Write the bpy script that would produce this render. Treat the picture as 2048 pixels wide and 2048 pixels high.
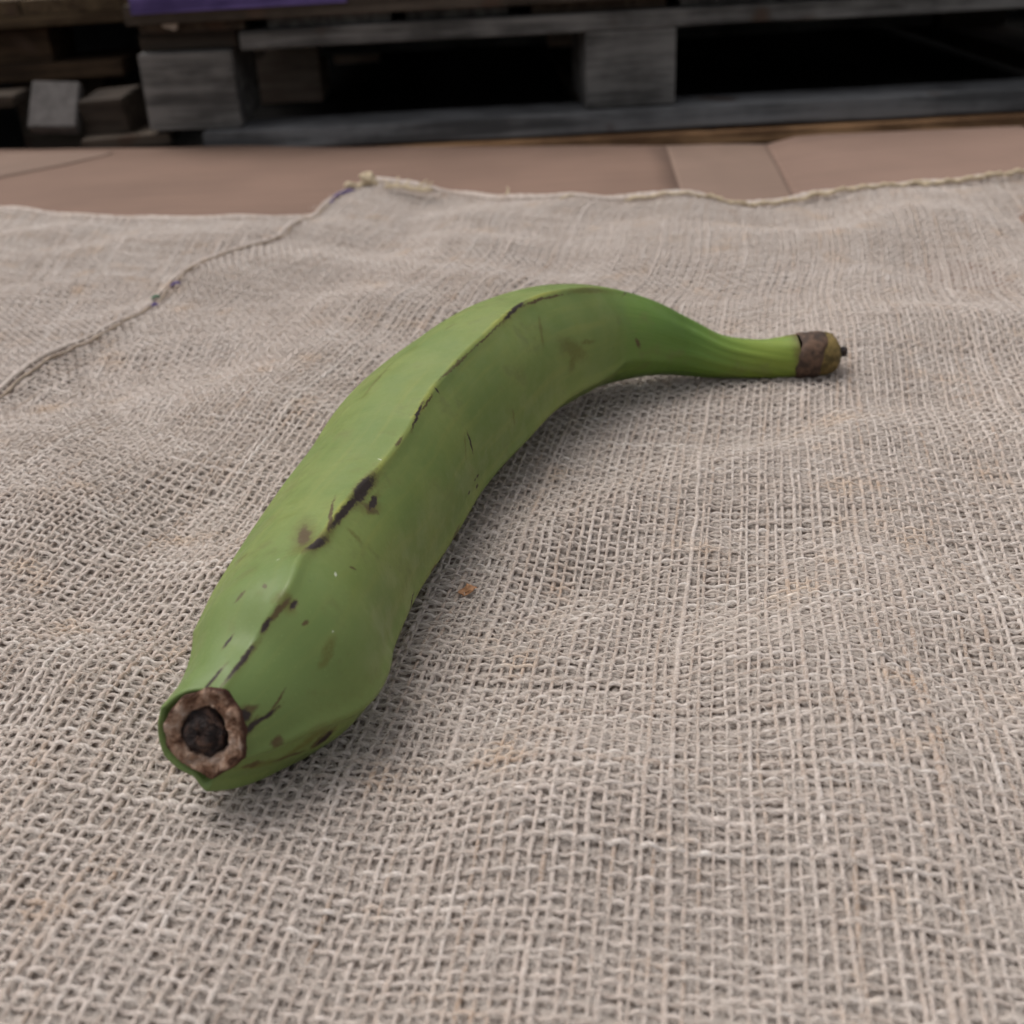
import bpy, bmesh, math, random
import numpy as np
from mathutils import Vector, Matrix
random.seed(7); rng = np.random.default_rng(11)
R = math.radians
for o in list(bpy.data.objects): bpy.data.objects.remove(o)
scene = bpy.context.scene
C = scene.collection

# ------------------------------------------------------------------ camera
FPX, HC, PITCH, ROLL = 2400.0, 0.19, R(27.6), R(2.8)      # focal length in photo pixels, camera height, tilt, roll
cp, sp = math.cos(PITCH), math.sin(PITCH)
CAM = np.array([0, 0, HC])
FWD = np.array([0, cp, -sp]); R0 = np.array([1.0, 0, 0]); U0 = np.array([0, sp, cp])
RT = math.cos(ROLL)*R0 - math.sin(ROLL)*U0
UP = math.sin(ROLL)*R0 + math.cos(ROLL)*U0
cam = bpy.data.cameras.new('camera'); camo = bpy.data.objects.new('camera', cam); C.objects.link(camo)
cam.sensor_width = 36; cam.lens = FPX/2048*36; cam.clip_start = 0.01; cam.clip_end = 200
camo.matrix_world = Matrix(((RT[0], UP[0], -FWD[0], 0), (RT[1], UP[1], -FWD[1], 0), (RT[2], UP[2], -FWD[2], HC), (0, 0, 0, 1)))
cam.dof.use_dof = True; cam.dof.focus_distance = 0.335; cam.dof.aperture_fstop = 17
scene.camera = camo

# ------------------------------------------------------------------ light
SUN_EL, SUN_AZ = R(64), R(-55)                              # azimuth from +Y, clockwise positive: from the back left
w = bpy.data.worlds.new('World'); scene.world = w; w.use_nodes = True
nt = w.node_tree; nt.nodes.clear()
sky = nt.nodes.new('ShaderNodeTexSky'); sky.sky_type = 'NISHITA'; sky.sun_disc = False
sky.sun_elevation = SUN_EL; sky.sun_rotation = SUN_AZ; sky.dust_density = 6; sky.ozone_density = 0.5
hs = nt.nodes.new('ShaderNodeHueSaturation'); hs.inputs['Saturation'].default_value = 0.22
bg = nt.nodes.new('ShaderNodeBackground'); bg.inputs['Strength'].default_value = 0.125
wo = nt.nodes.new('ShaderNodeOutputWorld')
nt.links.new(sky.outputs[0], hs.inputs['Color']); nt.links.new(hs.outputs[0], bg.inputs['Color']); nt.links.new(bg.outputs[0], wo.inputs[0])
sl = bpy.data.lights.new('sun', 'SUN'); sl.energy = 0.55; sl.angle = R(40); sl.color = (1, 0.95, 0.89)
so = bpy.data.objects.new('sun', sl); C.objects.link(so)
sd = Vector((math.sin(SUN_AZ)*math.cos(SUN_EL), math.cos(SUN_AZ)*math.cos(SUN_EL), math.sin(SUN_EL)))
so.rotation_euler = sd.to_track_quat('Z', 'Y').to_euler()
scene.view_settings.view_transform = 'Standard'; scene.view_settings.look = 'None'
scene.view_settings.gamma = 1; scene.view_settings.exposure = 0.25

# ------------------------------------------------------------------ helpers
def ray(px, py):
    d = FWD + (px-1024)/FPX*RT - (py-1024)/FPX*UP
    return d
def ground(px, py, z=0.0):                                   # where a line of sight meets the level z
    d = ray(px, py); k = (z-HC)/d[2]; return CAM + k*d
def depth(p): return float(np.dot(np.asarray(p)-CAM, FWD))
def project(P):
    q = np.asarray(P)-CAM; z = q@FWD
    return np.stack([1024+FPX*(q@RT)/z, 1024-FPX*(q@UP)/z], -1), z

def tag(o, label=None, cat=None, group=None, kind=None):
    if label: o['label'] = label
    if cat: o['category'] = cat
    if group: o['group'] = group
    if kind: o['kind'] = kind
    return o
def empty(name, loc=(0, 0, 0), rz=0, label=None, cat=None, group=None):
    o = bpy.data.objects.new(name, None); C.objects.link(o); o.empty_display_size = 0.02
    o.location = loc; o.rotation_euler = (0, 0, rz); tag(o, label, cat, group); return o
def link(name, me, mat=None, parent=None):
    o = bpy.data.objects.new(name, me); C.objects.link(o)
    if mat: me.materials.append(mat)
    if parent: o.parent = parent
    return o
def np_mesh(name, V, F, smooth=True, uv=None, attrs=None):   # V (n,3), F (m,4) quads; uv per vertex
    me = bpy.data.meshes.new(name)
    V = np.ascontiguousarray(V, np.float32); F = np.ascontiguousarray(F, np.int32)
    k = F.shape[1]
    me.vertices.add(len(V)); me.vertices.foreach_set('co', V.ravel())
    me.loops.add(F.size); me.loops.foreach_set('vertex_index', F.ravel())
    me.polygons.add(len(F)); me.polygons.foreach_set('loop_start', np.arange(0, F.size, k, dtype=np.int32))
    if smooth: me.polygons.foreach_set('use_smooth', np.ones(len(F), bool))
    if uv is not None:
        l = me.uv_layers.new(name='UVMap'); l.uv.foreach_set('vector', np.ascontiguousarray(uv[F.ravel()], np.float32).ravel())
    for n, a in (attrs or {}).items():
        at = me.attributes.new(n, 'FLOAT', 'POINT'); at.data.foreach_set('value', np.ascontiguousarray(a, np.float32))
    me.update(calc_edges=True); return me
def grid_faces(n, m, wrap=False):                            # n rows of m vertices
    i = np.arange(n-1)[:, None]; mm = m if wrap else m-1; j = np.arange(mm)[None, :]
    a = i*m+j; b = i*m+(j+1) % m; return np.stack([a, b, b+m, a+m], -1).reshape(-1, 4)

class NT:                                                    # small node builder
    def __init__(s, name):
        s.m = bpy.data.materials.new(name); s.m.use_nodes = True; s.t = s.m.node_tree
        s.b = s.t.nodes['Principled BSDF']
    def n(s, typ, ins=None, **kw):
        nd = s.t.nodes.new('ShaderNode'+typ)
        for k, v in kw.items(): setattr(nd, k, v)
        for k, v in (ins or {}).items(): s.set(nd.inputs[k], v)
        return nd
    def set(s, sock, v):
        if hasattr(v, 'outputs'): v = v.outputs[0]
        if isinstance(v, bpy.types.NodeSocket): s.t.links.new(v, sock)
        else: sock.default_value = v
    def math(s, op, a, b=0.0, c=0.0, clamp=False):
        nd = s.n('Math', {0: a, 1: b, 2: c}, operation=op); nd.use_clamp = clamp; return nd.outputs[0]
    def vmath(s, op, a, b=(0, 0, 0)):
        nd = s.n('VectorMath', {0: a, 1: b}, operation=op); return nd.outputs[1] if op == 'LENGTH' else nd.outputs[0]
    def noise(s, vec, scale, detail=3, rough=0.55, out=0, dist=0.0):
        nd = s.n('TexNoise', {'Vector': vec, 'Scale': scale, 'Detail': detail, 'Roughness': rough, 'Distortion': dist}); return nd.outputs[out]
    def ramp(s, f, stops):
        nd = s.n('ValToRGB', {0: f}); e = nd.color_ramp.elements
        while len(e) < len(stops): e.new(0.5)
        for q, (p, c) in zip(e, stops): q.position = p; q.color = (*c, 1) if len(c) == 3 else c
        return nd.outputs[0]
    def mix(s, f, a, b, blend='MIX'):
        nd = s.n('Mix', data_type='RGBA', blend_type=blend)
        s.set(nd.inputs[0], f)
        for k, v in ((6, a), (7, b)): s.set(nd.inputs[k], (*v, 1) if isinstance(v, tuple) and len(v) == 3 else v)
        return nd.outputs[2]
    def range(s, v, a, b, c=0.0, d=1.0, smooth=True):
        nd = s.n('MapRange', {0: v, 1: a, 2: b, 3: c, 4: d}); nd.interpolation_type = 'SMOOTHSTEP' if smooth else 'LINEAR'; return nd.outputs[0]
    def bump(s, h, strength, dist):
        s.set(s.b.inputs['Normal'], s.n('Bump', {'Height': h, 'Strength': strength, 'Distance': dist}))
    def fin(s, col, rough=0.8, spec=0.3):
        s.set(s.b.inputs['Base Color'], col); s.set(s.b.inputs['Roughness'], rough); s.set(s.b.inputs['Specular IOR Level'], spec); return s.m

# ------------------------------------------------------------------ materials
def mat_burlap_thread():
    n = NT('burlap_thread'); uv = n.n('UVMap').outputs[0]
    tint = n.n('Attribute', attribute_name='tint').outputs['Fac']
    sp_ = n.n('Mapping', {0: uv, 3: (0.45, 5.0, 1.0)}).outputs[0]           # uv in mm along / turns around
    fib = n.noise(n.vmath('ADD', sp_, n.n('CombineXYZ', {0: 0.0, 1: n.math('MULTIPLY', n.n('SeparateXYZ', {0: uv}).outputs[0], 0.9), 2: 0.0})), 1.0, 4, 0.65)
    tc = n.n('TexCoord').outputs['Object']
    blot = n.noise(tc, 45, 3)
    col = n.ramp(tint, [(0.0, (0.48, 0.38, 0.31)), (0.3, (0.575, 0.492, 0.435)), (0.65, (0.66, 0.588, 0.538)), (1.0, (0.75, 0.692, 0.645))])
    col = n.mix(n.range(fib, 0.3, 0.7), n.mix(1.0, col, (0.66, 0.61, 0.57), 'MULTIPLY'), col)
    col = n.mix(n.range(blot, 0.56, 0.74, 0, 0.6), col, n.mix(1.0, col, (1.0, 0.84, 0.66), 'MULTIPLY'))
    n.bump(fib, 0.6, 0.0004)
    n.b.inputs['Sheen Weight'].default_value = 0.15; n.b.inputs['Sheen Roughness'].default_value = 0.6
    return n.fin(col, 0.9, 0.15)
def mat_burlap_sheet():
    n = NT('burlap_lower_layer'); uv = n.n('UVMap').outputs[0]
    s_ = n.n('SeparateXYZ', {0: uv})
    a = n.math('ABSOLUTE', n.math('SINE', n.math('MULTIPLY', s_.outputs[0], math.pi))); b = n.math('ABSOLUTE', n.math('SINE', n.math('MULTIPLY', s_.outputs[1], math.pi)))
    g = n.math('MAXIMUM', a, b)
    nz = n.noise(n.n('TexCoord').outputs['Object'], 700, 4, 0.7)
    col = n.mix(n.range(n.math('ADD', g, n.math('MULTIPLY', nz, 0.5)), 0.75, 1.35), (0.27, 0.215, 0.18), (0.58, 0.51, 0.455))
    n.bump(n.math('ADD', g, nz), 0.8, 0.001)
    return n.fin(col, 0.95, 0.1)
def mat_fibre():
    n = NT('jute_fibre')
    return n.fin((0.66, 0.59, 0.53, 1), 0.8, 0.25)
def mat_simple(name, col, rough=0.8, var=0.25, scale=300, bump=0.0):
    n = NT(name); tc = n.n('TexCoord').outputs['Object']
    nz = n.noise(tc, scale, 4, 0.6)
    c2 = tuple(x*(1-var) for x in col); c3 = tuple(min(1, x*(1+var)) for x in col)
    if bump: n.bump(nz, 0.5, bump)
    return n.fin(n.mix(n.range(nz, 0.3, 0.7), c2, c3), rough, 0.25)
def mat_wood(name, dark, light, rough=0.85, knot=(0.08, 0.05, 0.035), grain=1.0):
    n = NT(name); tc = n.n('TexCoord').outputs['Object']
    oi = n.n('ObjectInfo').outputs['Random']
    off = n.vmath('ADD', tc, n.n('CombineXYZ', {0: n.math('MULTIPLY', oi, 7.0), 1: n.math('MULTIPLY', oi, 3.0), 2: oi}))
    st = n.n('Mapping', {0: off, 3: (7.0*grain, 110.0, 110.0)}).outputs[0]
    g1 = n.noise(st, 1.0, 5, 0.65, dist=0.6)
    g2 = n.noise(off, 16, 3, 0.6)
    kn = n.noise(off, 22, 1, 0.4, dist=0.3)
    f = n.math('ADD', n.math('MULTIPLY', g1, 0.65), n.math('MULTIPLY', g2, 0.45))
    col = n.mix(n.range(f, 0.44, 0.66), dark, light)
    col = n.mix(n.range(kn, 0.66, 0.76, 0, 0.8), col, knot)
    n.bump(g1, 0.5, 0.0015)
    return n.fin(col, rough, 0.2)
def mat_cardboard(name, col):
    n = NT(name); tc = n.n('TexCoord').outputs['Object']
    st = n.n('Mapping', {0: tc, 3: (6.0, 260.0, 1.0)}).outputs[0]
    ln = n.noise(st, 1.0, 2, 0.5); bl = n.noise(tc, 9, 4, 0.55); fi = n.noise(tc, 900, 3, 0.6)
    f = n.math('ADD', n.math('ADD', n.math('MULTIPLY', ln, 0.3), n.math('MULTIPLY', bl, 0.5)), n.math('MULTIPLY', fi, 0.25))
    c = n.mix(n.range(f, 0.35, 0.72), tuple(x*0.86 for x in col), tuple(x*1.12 for x in col))
    n.bump(n.math('ADD', ln, bl), 0.25, 0.0012)
    return n.fin(c, 0.85, 0.2)
M = dict(
    thread=mat_burlap_thread(), sheet=mat_burlap_sheet(), fibre=mat_fibre(),
    cord=mat_simple('cream_cord', (0.55, 0.45, 0.31), 0.9, 0.25, 900, 0.0006),
    purple_yarn=mat_simple('purple_yarn', (0.10, 0.07, 0.27), 0.9, 0.2, 900),
    green_yarn=mat_simple('green_yarn', (0.03, 0.16, 0.09), 0.9, 0.2, 900),
    grey_wood=mat_wood('weathered_grey_wood', (0.068, 0.064, 0.060), (0.20, 0.19, 0.178)),
    blue_wood=mat_wood('weathered_blue_grey_wood', (0.08, 0.079, 0.080), (0.205, 0.203, 0.205)),
    brown_wood=mat_wood('dirty_brown_wood', (0.042, 0.0315, 0.0231), (0.0924, 0.0714, 0.0546)),
    inner_wood=mat_wood('lightened_brown_wood', (0.22, 0.15, 0.11), (0.42, 0.31, 0.24)),  # brightness put into the colour so inner blocks show in the dark
    pale_wood=mat_wood('pale_brown_wood', (0.42, 0.31, 0.24), (0.62, 0.49, 0.40)),
    rust_wood=mat_wood('rusty_brown_wood', (0.03, 0.018, 0.010), (0.075, 0.045, 0.025)),
    dark_wood=mat_wood('dark_brown_and_shade_wood', (0.022, 0.016, 0.012), (0.055, 0.042, 0.032)),  # own tone of the loose block; painted shade on pallet boards and blocks
    ochre_wood=mat_wood('ochre_wood', (0.15, 0.08, 0.04), (0.42, 0.24, 0.12)),
    yellow_wood=mat_wood('pale_ochre_wood', (0.055, 0.036, 0.020), (0.115, 0.080, 0.046)),
    purple=mat_wood('purple_painted_wood', (0.055, 0.038, 0.12), (0.14, 0.10, 0.27)),
    card=mat_cardboard('brown_cardboard', (0.215, 0.138, 0.104)),
    card_light=mat_cardboard('pale_cardboard', (0.238, 0.163, 0.126)),
    card_right=mat_cardboard('tan_cardboard', (0.236, 0.155, 0.120)),
    stone=mat_simple('grey_concrete', (0.110, 0.099, 0.094), 0.9, 0.2, 120, 0.001),
    flake=mat_simple('orange_wood_flake', (0.36, 0.19, 0.10), 0.8, 0.3, 600, 0.0005),
    nail=mat_simple('rusty_metal', (0.16, 0.13, 0.11), 0.5, 0.3, 400),
    paper=mat_simple('torn_paper', (0.42, 0.36, 0.30), 0.8, 0.2, 300),
)

# ------------------------------------------------------------------ ground
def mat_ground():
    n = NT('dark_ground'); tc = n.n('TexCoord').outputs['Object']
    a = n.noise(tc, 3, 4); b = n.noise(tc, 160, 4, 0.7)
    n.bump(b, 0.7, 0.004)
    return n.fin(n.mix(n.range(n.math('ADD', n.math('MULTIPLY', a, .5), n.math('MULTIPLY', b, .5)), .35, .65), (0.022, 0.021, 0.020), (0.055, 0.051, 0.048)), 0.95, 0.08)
GZ = -0.036                                                  # the ground lies below the stacked cardboard
g = np.array([[-40, -40, GZ], [40, -40, GZ], [40, 40, GZ], [-40, 40, GZ]], float)
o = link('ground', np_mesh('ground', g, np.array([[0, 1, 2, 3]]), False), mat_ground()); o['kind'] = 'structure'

# ------------------------------------------------------------------ boards, blocks
def box_mesh(name, L, W, H, bev=0.001, jag=0.0008):          # length along local x, centred
    bm = bmesh.new(); bmesh.ops.create_cube(bm, size=1)
    for v in bm.verts: v.co = Vector((v.co.x*L, v.co.y*W, v.co.z*H))
    if L > 0.25:
        ed = [e for e in bm.edges if abs((e.verts[0].co-e.verts[1].co).x) > L*0.9]
        bmesh.ops.subdivide_edges(bm, edges=ed, cuts=5, use_grid_fill=True)
    for v in bm.verts: v.co += Vector((0, random.uniform(-jag, jag), random.uniform(-jag, jag)))
    bmesh.ops.bevel(bm, geom=[e for e in bm.edges if e.calc_face_angle(0) > 0.5], offset=min(bev, H*0.2, W*0.2), segments=2, affect='EDGES', clamp_overlap=True)
    me = bpy.data.meshes.new(name); bm.to_mesh(me); bm.free()
    return me
def board(name, mat, parent, c, dims, rot=(0, 0, 0), label=None, bev=0.001):
    o = link(name, box_mesh(name, *dims, bev=bev), mat, parent); o.location = c; o.rotation_euler = rot
    if label: o['label'] = label
    return o

# the pallet behind: local frame with its front face on y = 0, x to the right
PYAW = R(1.2); KP = 1.053; PY0 = 1.035*KP
p_or = np.array([ground(272, 285)[0]*1.02*KP, PY0, 0])
px_ax = np.array([math.cos(PYAW), math.sin(PYAW), 0]); py_ax = np.array([-math.sin(PYAW), math.cos(PYAW), 0])
p_or = p_or+0.008*KP*px_ax+np.array([0, 0, HC-HC*KP+0.004*KP])
def on_pallet(px, py, yl=0.0):                               # local x and z where a line of sight meets the plane y = yl of the pallet
    d = ray(px, py); k = np.dot(p_or+yl*py_ax-CAM, py_ax)/np.dot(d, py_ax); q = CAM+k*d-p_or
    return float(np.dot(q, px_ax)), float(q[2])

# ------------------------------------------------------------------ pallets and blocks in the background
pal = empty('wooden_pallet', tuple(p_or), PYAW, 'weathered grey wooden block pallet behind the cardboard, lowest of its stack', 'pallet'); pal.scale = (KP, KP, KP)
BZ0, BZ1 = 0.0165, 0.0775                                    # blocks stand between runner and stringer boards
xs = (0.0335, 0.3950, 0.850); ys = (0.0, 0.43, 0.86)
wid = (0.077, 0.0755, 0.077)
for j, y in enumerate(ys):
    for i, x in enumerate(xs):
        if (i, j) == (0, 1): continue
        board('block', M['grey_wood'] if j == 0 else M['dark_wood'] if i == 2 else M['inner_wood'], pal, (x+wid[i]/2, y+0.055, (BZ0+BZ1)/2), (wid[i]-0.001, 0.11, BZ1-BZ0-0.001), (0, 0, random.uniform(-.02, .02)), bev=0.0008)  # right inner blocks coloured dark for shade, other inner ones lightened
for x, wd in list(zip(xs, wid))[1:]:                                   # skids run to the back under the blocks
    board('skid_board', M['dark_wood'], pal, (x+wd/2, 0.50, 0.0075), (0.93, wd*0.92, 0.016), (0, 0, R(90)))  # shade under the pallet put into the skid colour
board('runner_board', M['blue_wood'], pal, (0.078+0.43, 0.018, 0.0072), (0.86, 0.060, 0.0165), (0, 0, 0))
board('runner_board', M['grey_wood'], pal, (0.078+0.40, 0.49, 0.0250), (0.80, 0.060, 0.0165))
board('stringer_board', M['grey_wood'], pal, (0.117+0.405, 0.045, 0.0843), (0.81, 0.09, 0.0135), (0, R(-0.1), 0))
board('stringer_end', M['dark_wood'], pal, (0.0735, 0.062, 0.0843), (0.079, 0.10, 0.0132))  # stringer end in shadow, its darkness put into the wood colour
board('stringer_board', M['brown_wood'], pal, (0.035+0.446, 0.485, 0.0843), (0.892, 0.09, 0.0135))
board('stringer_board', M['brown_wood'], pal, (0.035+0.446, 0.92, 0.0843), (0.892, 0.09, 0.0135))
x = 0.036
for k, wd in enumerate((0.085, 0.10, 0.085, 0.11, 0.10, 0.11, 0.09, 0.10)):
    board('deck_board', M['grey_wood'] if k % 3 else M['brown_wood'], pal, (x+wd/2, 0.50+0.004*(k % 3), 0.0955), (0.98, wd, 0.0085), (0, 0, R(90)))
    x += wd+(0.012 if k % 2 else 0.018)
nl = link('nail', box_mesh('nail', 0.012, 0.006, 0.006, bev=0.001), M['paper'], pal); nl.location = (on_pallet(340, 48)[0]/KP, -0.0005, on_pallet(340, 48)[1]/KP); nl.rotation_euler = (0, R(20), 0); nl['label'] = 'pale splinter sticking out of the pallet corner'
nl.name = 'splinter'

pal2 = empty('wooden_pallet', tuple(p_or+np.array([0, 0, 0.1005*KP])), PYAW, 'pallet with purple paint on its front board, stacked on the grey pallet', 'pallet'); pal2.scale = (KP, KP, KP)
board('runner_board', M['brown_wood'], pal2, (0.030+0.447, 0.030, 0.0085), (0.894, 0.075, 0.0160), (0, R(-0.35), 0), 'dirty brown front board with purple paint')
pp = board('paint_patch', M['purple'], pal2, (0.034+0.088, -0.0088, 0.0140), (0.170, 0.0016, 0.0115), (0, R(-0.35), 0), bev=0.0004)
pp['label'] = 'purple paint on the front board'
for j, y in enumerate((0.43, 0.86)): board('runner_board', M['brown_wood'], pal2, (0.477, y+0.05, 0.0085), (0.894, 0.09, 0.0160))
for j, y in enumerate(ys):
    for i, x in enumerate(xs): board('block', M['brown_wood'], pal2, (x+wid[i]/2, y+0.055, 0.0485), (0.11, wid[i], 0.0625), (0, 0, R(90)))
for k in range(9): board('deck_board', M['brown_wood'], pal2, (0.035+0.049+0.0992*k, 0.50, 0.0875), (0.98, 0.0972, 0.0145), (0, 0, R(90)))  # deck out of view, boards set close to block light from above

# copy of the grey pallet, added out of view to block light from the right
nb = pal.copy(); C.objects.link(nb); nb.location = tuple(p_or+0.915*KP*px_ax+0.03*py_ax); nb['label'] = 'added copy of the grey pallet, out of view at the right, blocking side light'
nb['group'] = pal['group'] = 'grey block pallets in the background'
for ch in list(pal.children):
    c = ch.copy(); C.objects.link(c); c.parent = nb
# ochre plank under the grey pallet
a = p_or+0.18*px_ax-0.004*py_ax; ob = link('plank', box_mesh('plank', 1.0, 0.10, 0.0095), M['ochre_wood'])
ob.location = tuple(p_or+0.62*px_ax+0.022*py_ax+np.array([0, 0, -0.0081])); ob.rotation_euler = (0, 0, PYAW)
tag(ob, 'ochre brown plank lying under the front edge of the grey pallet', 'plank')
for xx in (0.25, 0.95):                                       # what the plank rests on
    o = link('timber_offcut', box_mesh('timber_offcut', 0.07, 0.09, p_or[2]-0.0130-GZ), M['inner_wood']); o.location = tuple(p_or+xx*px_ax+0.022*py_ax+np.array([0, 0, (GZ-p_or[2]-0.0130)/2])); o.rotation_euler = (0, 0, PYAW)
    tag(o, 'brown timber offcut propping the ochre plank near its left end' if xx < 0.5 else 'brown timber offcut propping the ochre plank near its right end', 'offcut')
for (pa, pb, yy, lb) in (((512, 215), (648, 215), 0.45, 'brown block inside the dark gap of the grey pallet, beside its left front block'), ((672, 155), (762, 150), 0.80, 'small far brown block deep in the dark gap of the grey pallet')):
    xa_, za_ = on_pallet(*pa, yy); xb_, _ = on_pallet(*pb, yy); _, zt_ = on_pallet(pa[0], 100 if yy < 0.5 else 92, yy)
    hgt = zt_+p_or[2]-GZ
    o = link('wooden_block', box_mesh('wooden_block', xb_-xa_, 0.10, hgt), M['pale_wood']); o.location = tuple(p_or+(xa_+xb_)/2*px_ax+(yy+0.05)*py_ax+np.array([0, 0, GZ-p_or[2]+hgt/2])); o.rotation_euler = (0, 0, PYAW)
    tag(o, lb, 'block')
# stub and board end below the left block
ob = link('board_end', box_mesh('board_end', 0.078, 0.05, 0.010), M['brown_wood'])
x0, z0 = on_pallet(255, 280, -0.01)
ob.location = tuple(p_or+(x0-0.006)*px_ax+0.030*py_ax+np.array([0, 0, z0-0.0045])); ob.rotation_euler = (0, R(-2), PYAW)
tag(ob, 'short grey board end lying left of the grey pallet', 'board')

# darker pallet further left
def place(px, py, yl): x, z = on_pallet(px, py, yl); return x, z
pl = empty('wooden_pallet', tuple(p_or), PYAW, 'dark ochre wooden pallet at the left edge behind the loose blocks', 'pallet')
yl = 0.10
xa, za = on_pallet(265, 22, yl); xb, zb = on_pallet(265, 47, yl)
board('front_board', M['yellow_wood'], pl, (xa-0.30, yl+0.045, (za+zb)/2), (0.60, 0.09, za-zb), (0, R(-0.4), 0))
board('front_board', M['yellow_wood'], pl, (xa-0.30, yl+0.50, (za+zb)/2), (0.60, 0.09, za-zb))
xc, zc_ = on_pallet(265, 122, yl); xd, zd = on_pallet(265, 155, yl)
board('base_board', M['rust_wood'], pl, (xc-0.26, yl+0.05, (zc_+zd)/2), (0.50, 0.10, zc_-zd), (0, R(-0.4), 0))
xe, _ = on_pallet(95, 80, yl)
board('block', M['rust_wood'], pl, (xe-0.048, yl+0.055, (zb+zc_)/2), (0.09, 0.08, zb-zc_-0.001))
board('block', M['rust_wood'], pl, (xe-0.048, yl+0.50, (zb+zc_)/2), (0.09, 0.08, zb-zc_-0.001))
board('block', M['rust_wood'], pl, (xa+0.05, yl+0.055, (zb+zc_)/2), (0.09, 0.08, zb-zc_-0.001))
xg, zg = on_pallet(300, 0, yl)
for k in range(6): board('deck_board', M['yellow_wood'], pl, (xa-0.05-0.1012*k, yl+0.525, za+0.0075), (1.05, 0.10, 0.0135), (0, 0, R(90)))  # deck made deep to keep the ground beneath in shade
for xx in (xa-0.10, xe-0.04): board('foot', M['brown_wood'], pl, (xx, yl+0.14, (zd+GZ-0.004)/2), (0.07, 0.09, zd-GZ+0.003))

# loose blocks on the ground at the left
def loose(name, mat, px, py, yl, dims, rot, label, cat):
    x, z = on_pallet(px, py, yl); o = link(name, box_mesh(name, *dims, bev=0.0012), mat)
    o.location = tuple(p_or+x*px_ax+yl*py_ax+np.array([0, 0, z])); o.rotation_euler = rot; tag(o, label, cat); return o
loose('stone_block', M['stone'], 112, 214, 0.035, (0.043, 0.045, 0.012), (R(52), R(3), PYAW+R(-4)), 'pale grey block tilted towards the camera, leftmost of the loose blocks', 'block')
loose('wooden_block', M['dark_wood'], 230, 225, 0.045, (0.043, 0.045, 0.034), (R(6), R(-4), PYAW+R(-12)), 'dark brown wooden block beside the tilted grey block', 'block')
loose('wooden_block', M['brown_wood'], 12, 196, 0.06, (0.03, 0.05, 0.010), (0, 0, PYAW), 'dark wooden block cut off by the left edge of the photo', 'block')
for px_, dz in ((112, 0), (12, 0)):
    x, z = on_pallet(px_, 268, 0.045)
    o = link('timber_offcut', box_mesh('timber_offcut', 0.05, 0.05, 0.022), M['brown_wood']); o.location = tuple(p_or+x*px_ax+0.055*py_ax+np.array([0, 0, GZ-p_or[2]+0.011])); o.rotation_euler = (0, 0, PYAW+R(8))
    tag(o, 'low dark offcut under the tilted pale grey block' if px_ > 100 else 'low dark offcut on the ground at the left edge', 'offcut')

# added backdrop behind the pallets, stops light from the rear, near black for shade
wm = mat_simple('shade_black_wall', (0.012, 0.011, 0.011), 0.9, 0.3, 30, 0.003)
o = link('light_blocking_wall', box_mesh('light_blocking_wall', 7.0, 0.2, 0.7), wm); o.location = (0.5, 2.35, 0.33+GZ); o['kind'] = 'structure'

# ------------------------------------------------------------------ cardboard
def edge_curve(pts, z):                                      # world x,y of a polyline seen in the photo, lying at height z
    return np.array([ground(px, py, zz)[:2] for (px, py), zz in zip(pts, z if hasattr(z, '__len__') else [z]*len(pts))])
def resample(P, n, s=None):
    d = np.r_[0, np.cumsum(np.linalg.norm(np.diff(P, axis=0), axis=1))]; t = np.linspace(0, d[-1], n) if s is None else s*d[-1]
    return np.stack([np.interp(t, d, P[:, k]) for k in range(P.shape[1])], -1)
def slab(name, mat, parent, front, back, zf, zb, n=40, m=14, thick=0.0035, wob=0.0004, edge=None):
    A = resample(np.c_[front, zf], n); B = resample(np.c_[back, zb], n)
    t = np.linspace(0, 1, m)[None, :, None]
    top = A[:, None]*(1-t)+B[:, None]*t
    top[..., 2] = A[:, None, 2]*(1-t[..., 0])+B[:, None, 2]*t[..., 0]**2+A[:, None, 2]*0
    top[..., 2] += wob*np.sin(top[..., 0]*37+1)*np.sin(top[..., 1]*29)
    bot = top.copy(); bot[..., 2] -= thick
    V = np.concatenate([top.reshape(-1, 3), bot.reshape(-1, 3)]); N = n*m
    F = grid_faces(n, m); Fb = F[:, ::-1]+N
    idx = np.arange(N).reshape(n, m)
    ring = np.concatenate([idx[:, 0], idx[-1, 1:], idx[-2::-1, -1], idx[0, -2:0:-1]])
    r2 = np.roll(ring, -1); side = np.stack([ring, ring+N, r2+N, r2], -1)
    me = np_mesh(name, V, np.concatenate([F[:, ::-1], Fb[:, ::-1], side]), True)
    me.polygons.foreach_set('use_smooth', np.r_[np.ones(2*len(F), bool), np.zeros(len(side), bool)])
    return link(name, me, mat, parent)
card = empty('cardboard_sheet', (0, 0, 0), 0, 'flattened brown cardboard box with creased flaps under the sacks', 'cardboard')
CZ = 0.0
def strip(name, mat, back_px, zb, x_front, label, y_front=0.02, **k):
    back = edge_curve(back_px, zb); fr = np.array([[x_front[0], y_front], [x_front[1], y_front]])
    zb2 = np.array(zb) if hasattr(zb, '__len__') else np.full(len(back), zb)
    o = slab(name, mat, card, resample(fr, len(back)), back, np.full(len(back), -0.0005), zb2-(-0.0005)*0, **k); 
    if label: o['label'] = label
    return o
bl = [(-260, 300), (0, 298), (150, 297), (300, 296), (480, 291), (700, 295), (900, 293), (1100, 291), (1332, 291)]
bm_ = [(1332, 291), (1400, 289), (1438, 288), (1480, 288), (1532, 289)]
br = [(1532, 289), (1590, 273), (1650, 268), (1750, 264), (1900, 259), (2044, 252)]
strip('panel', M['card'], bl, [0.0]*9, (-0.40, 0.065), 'dark brown cardboard panel')
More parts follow.
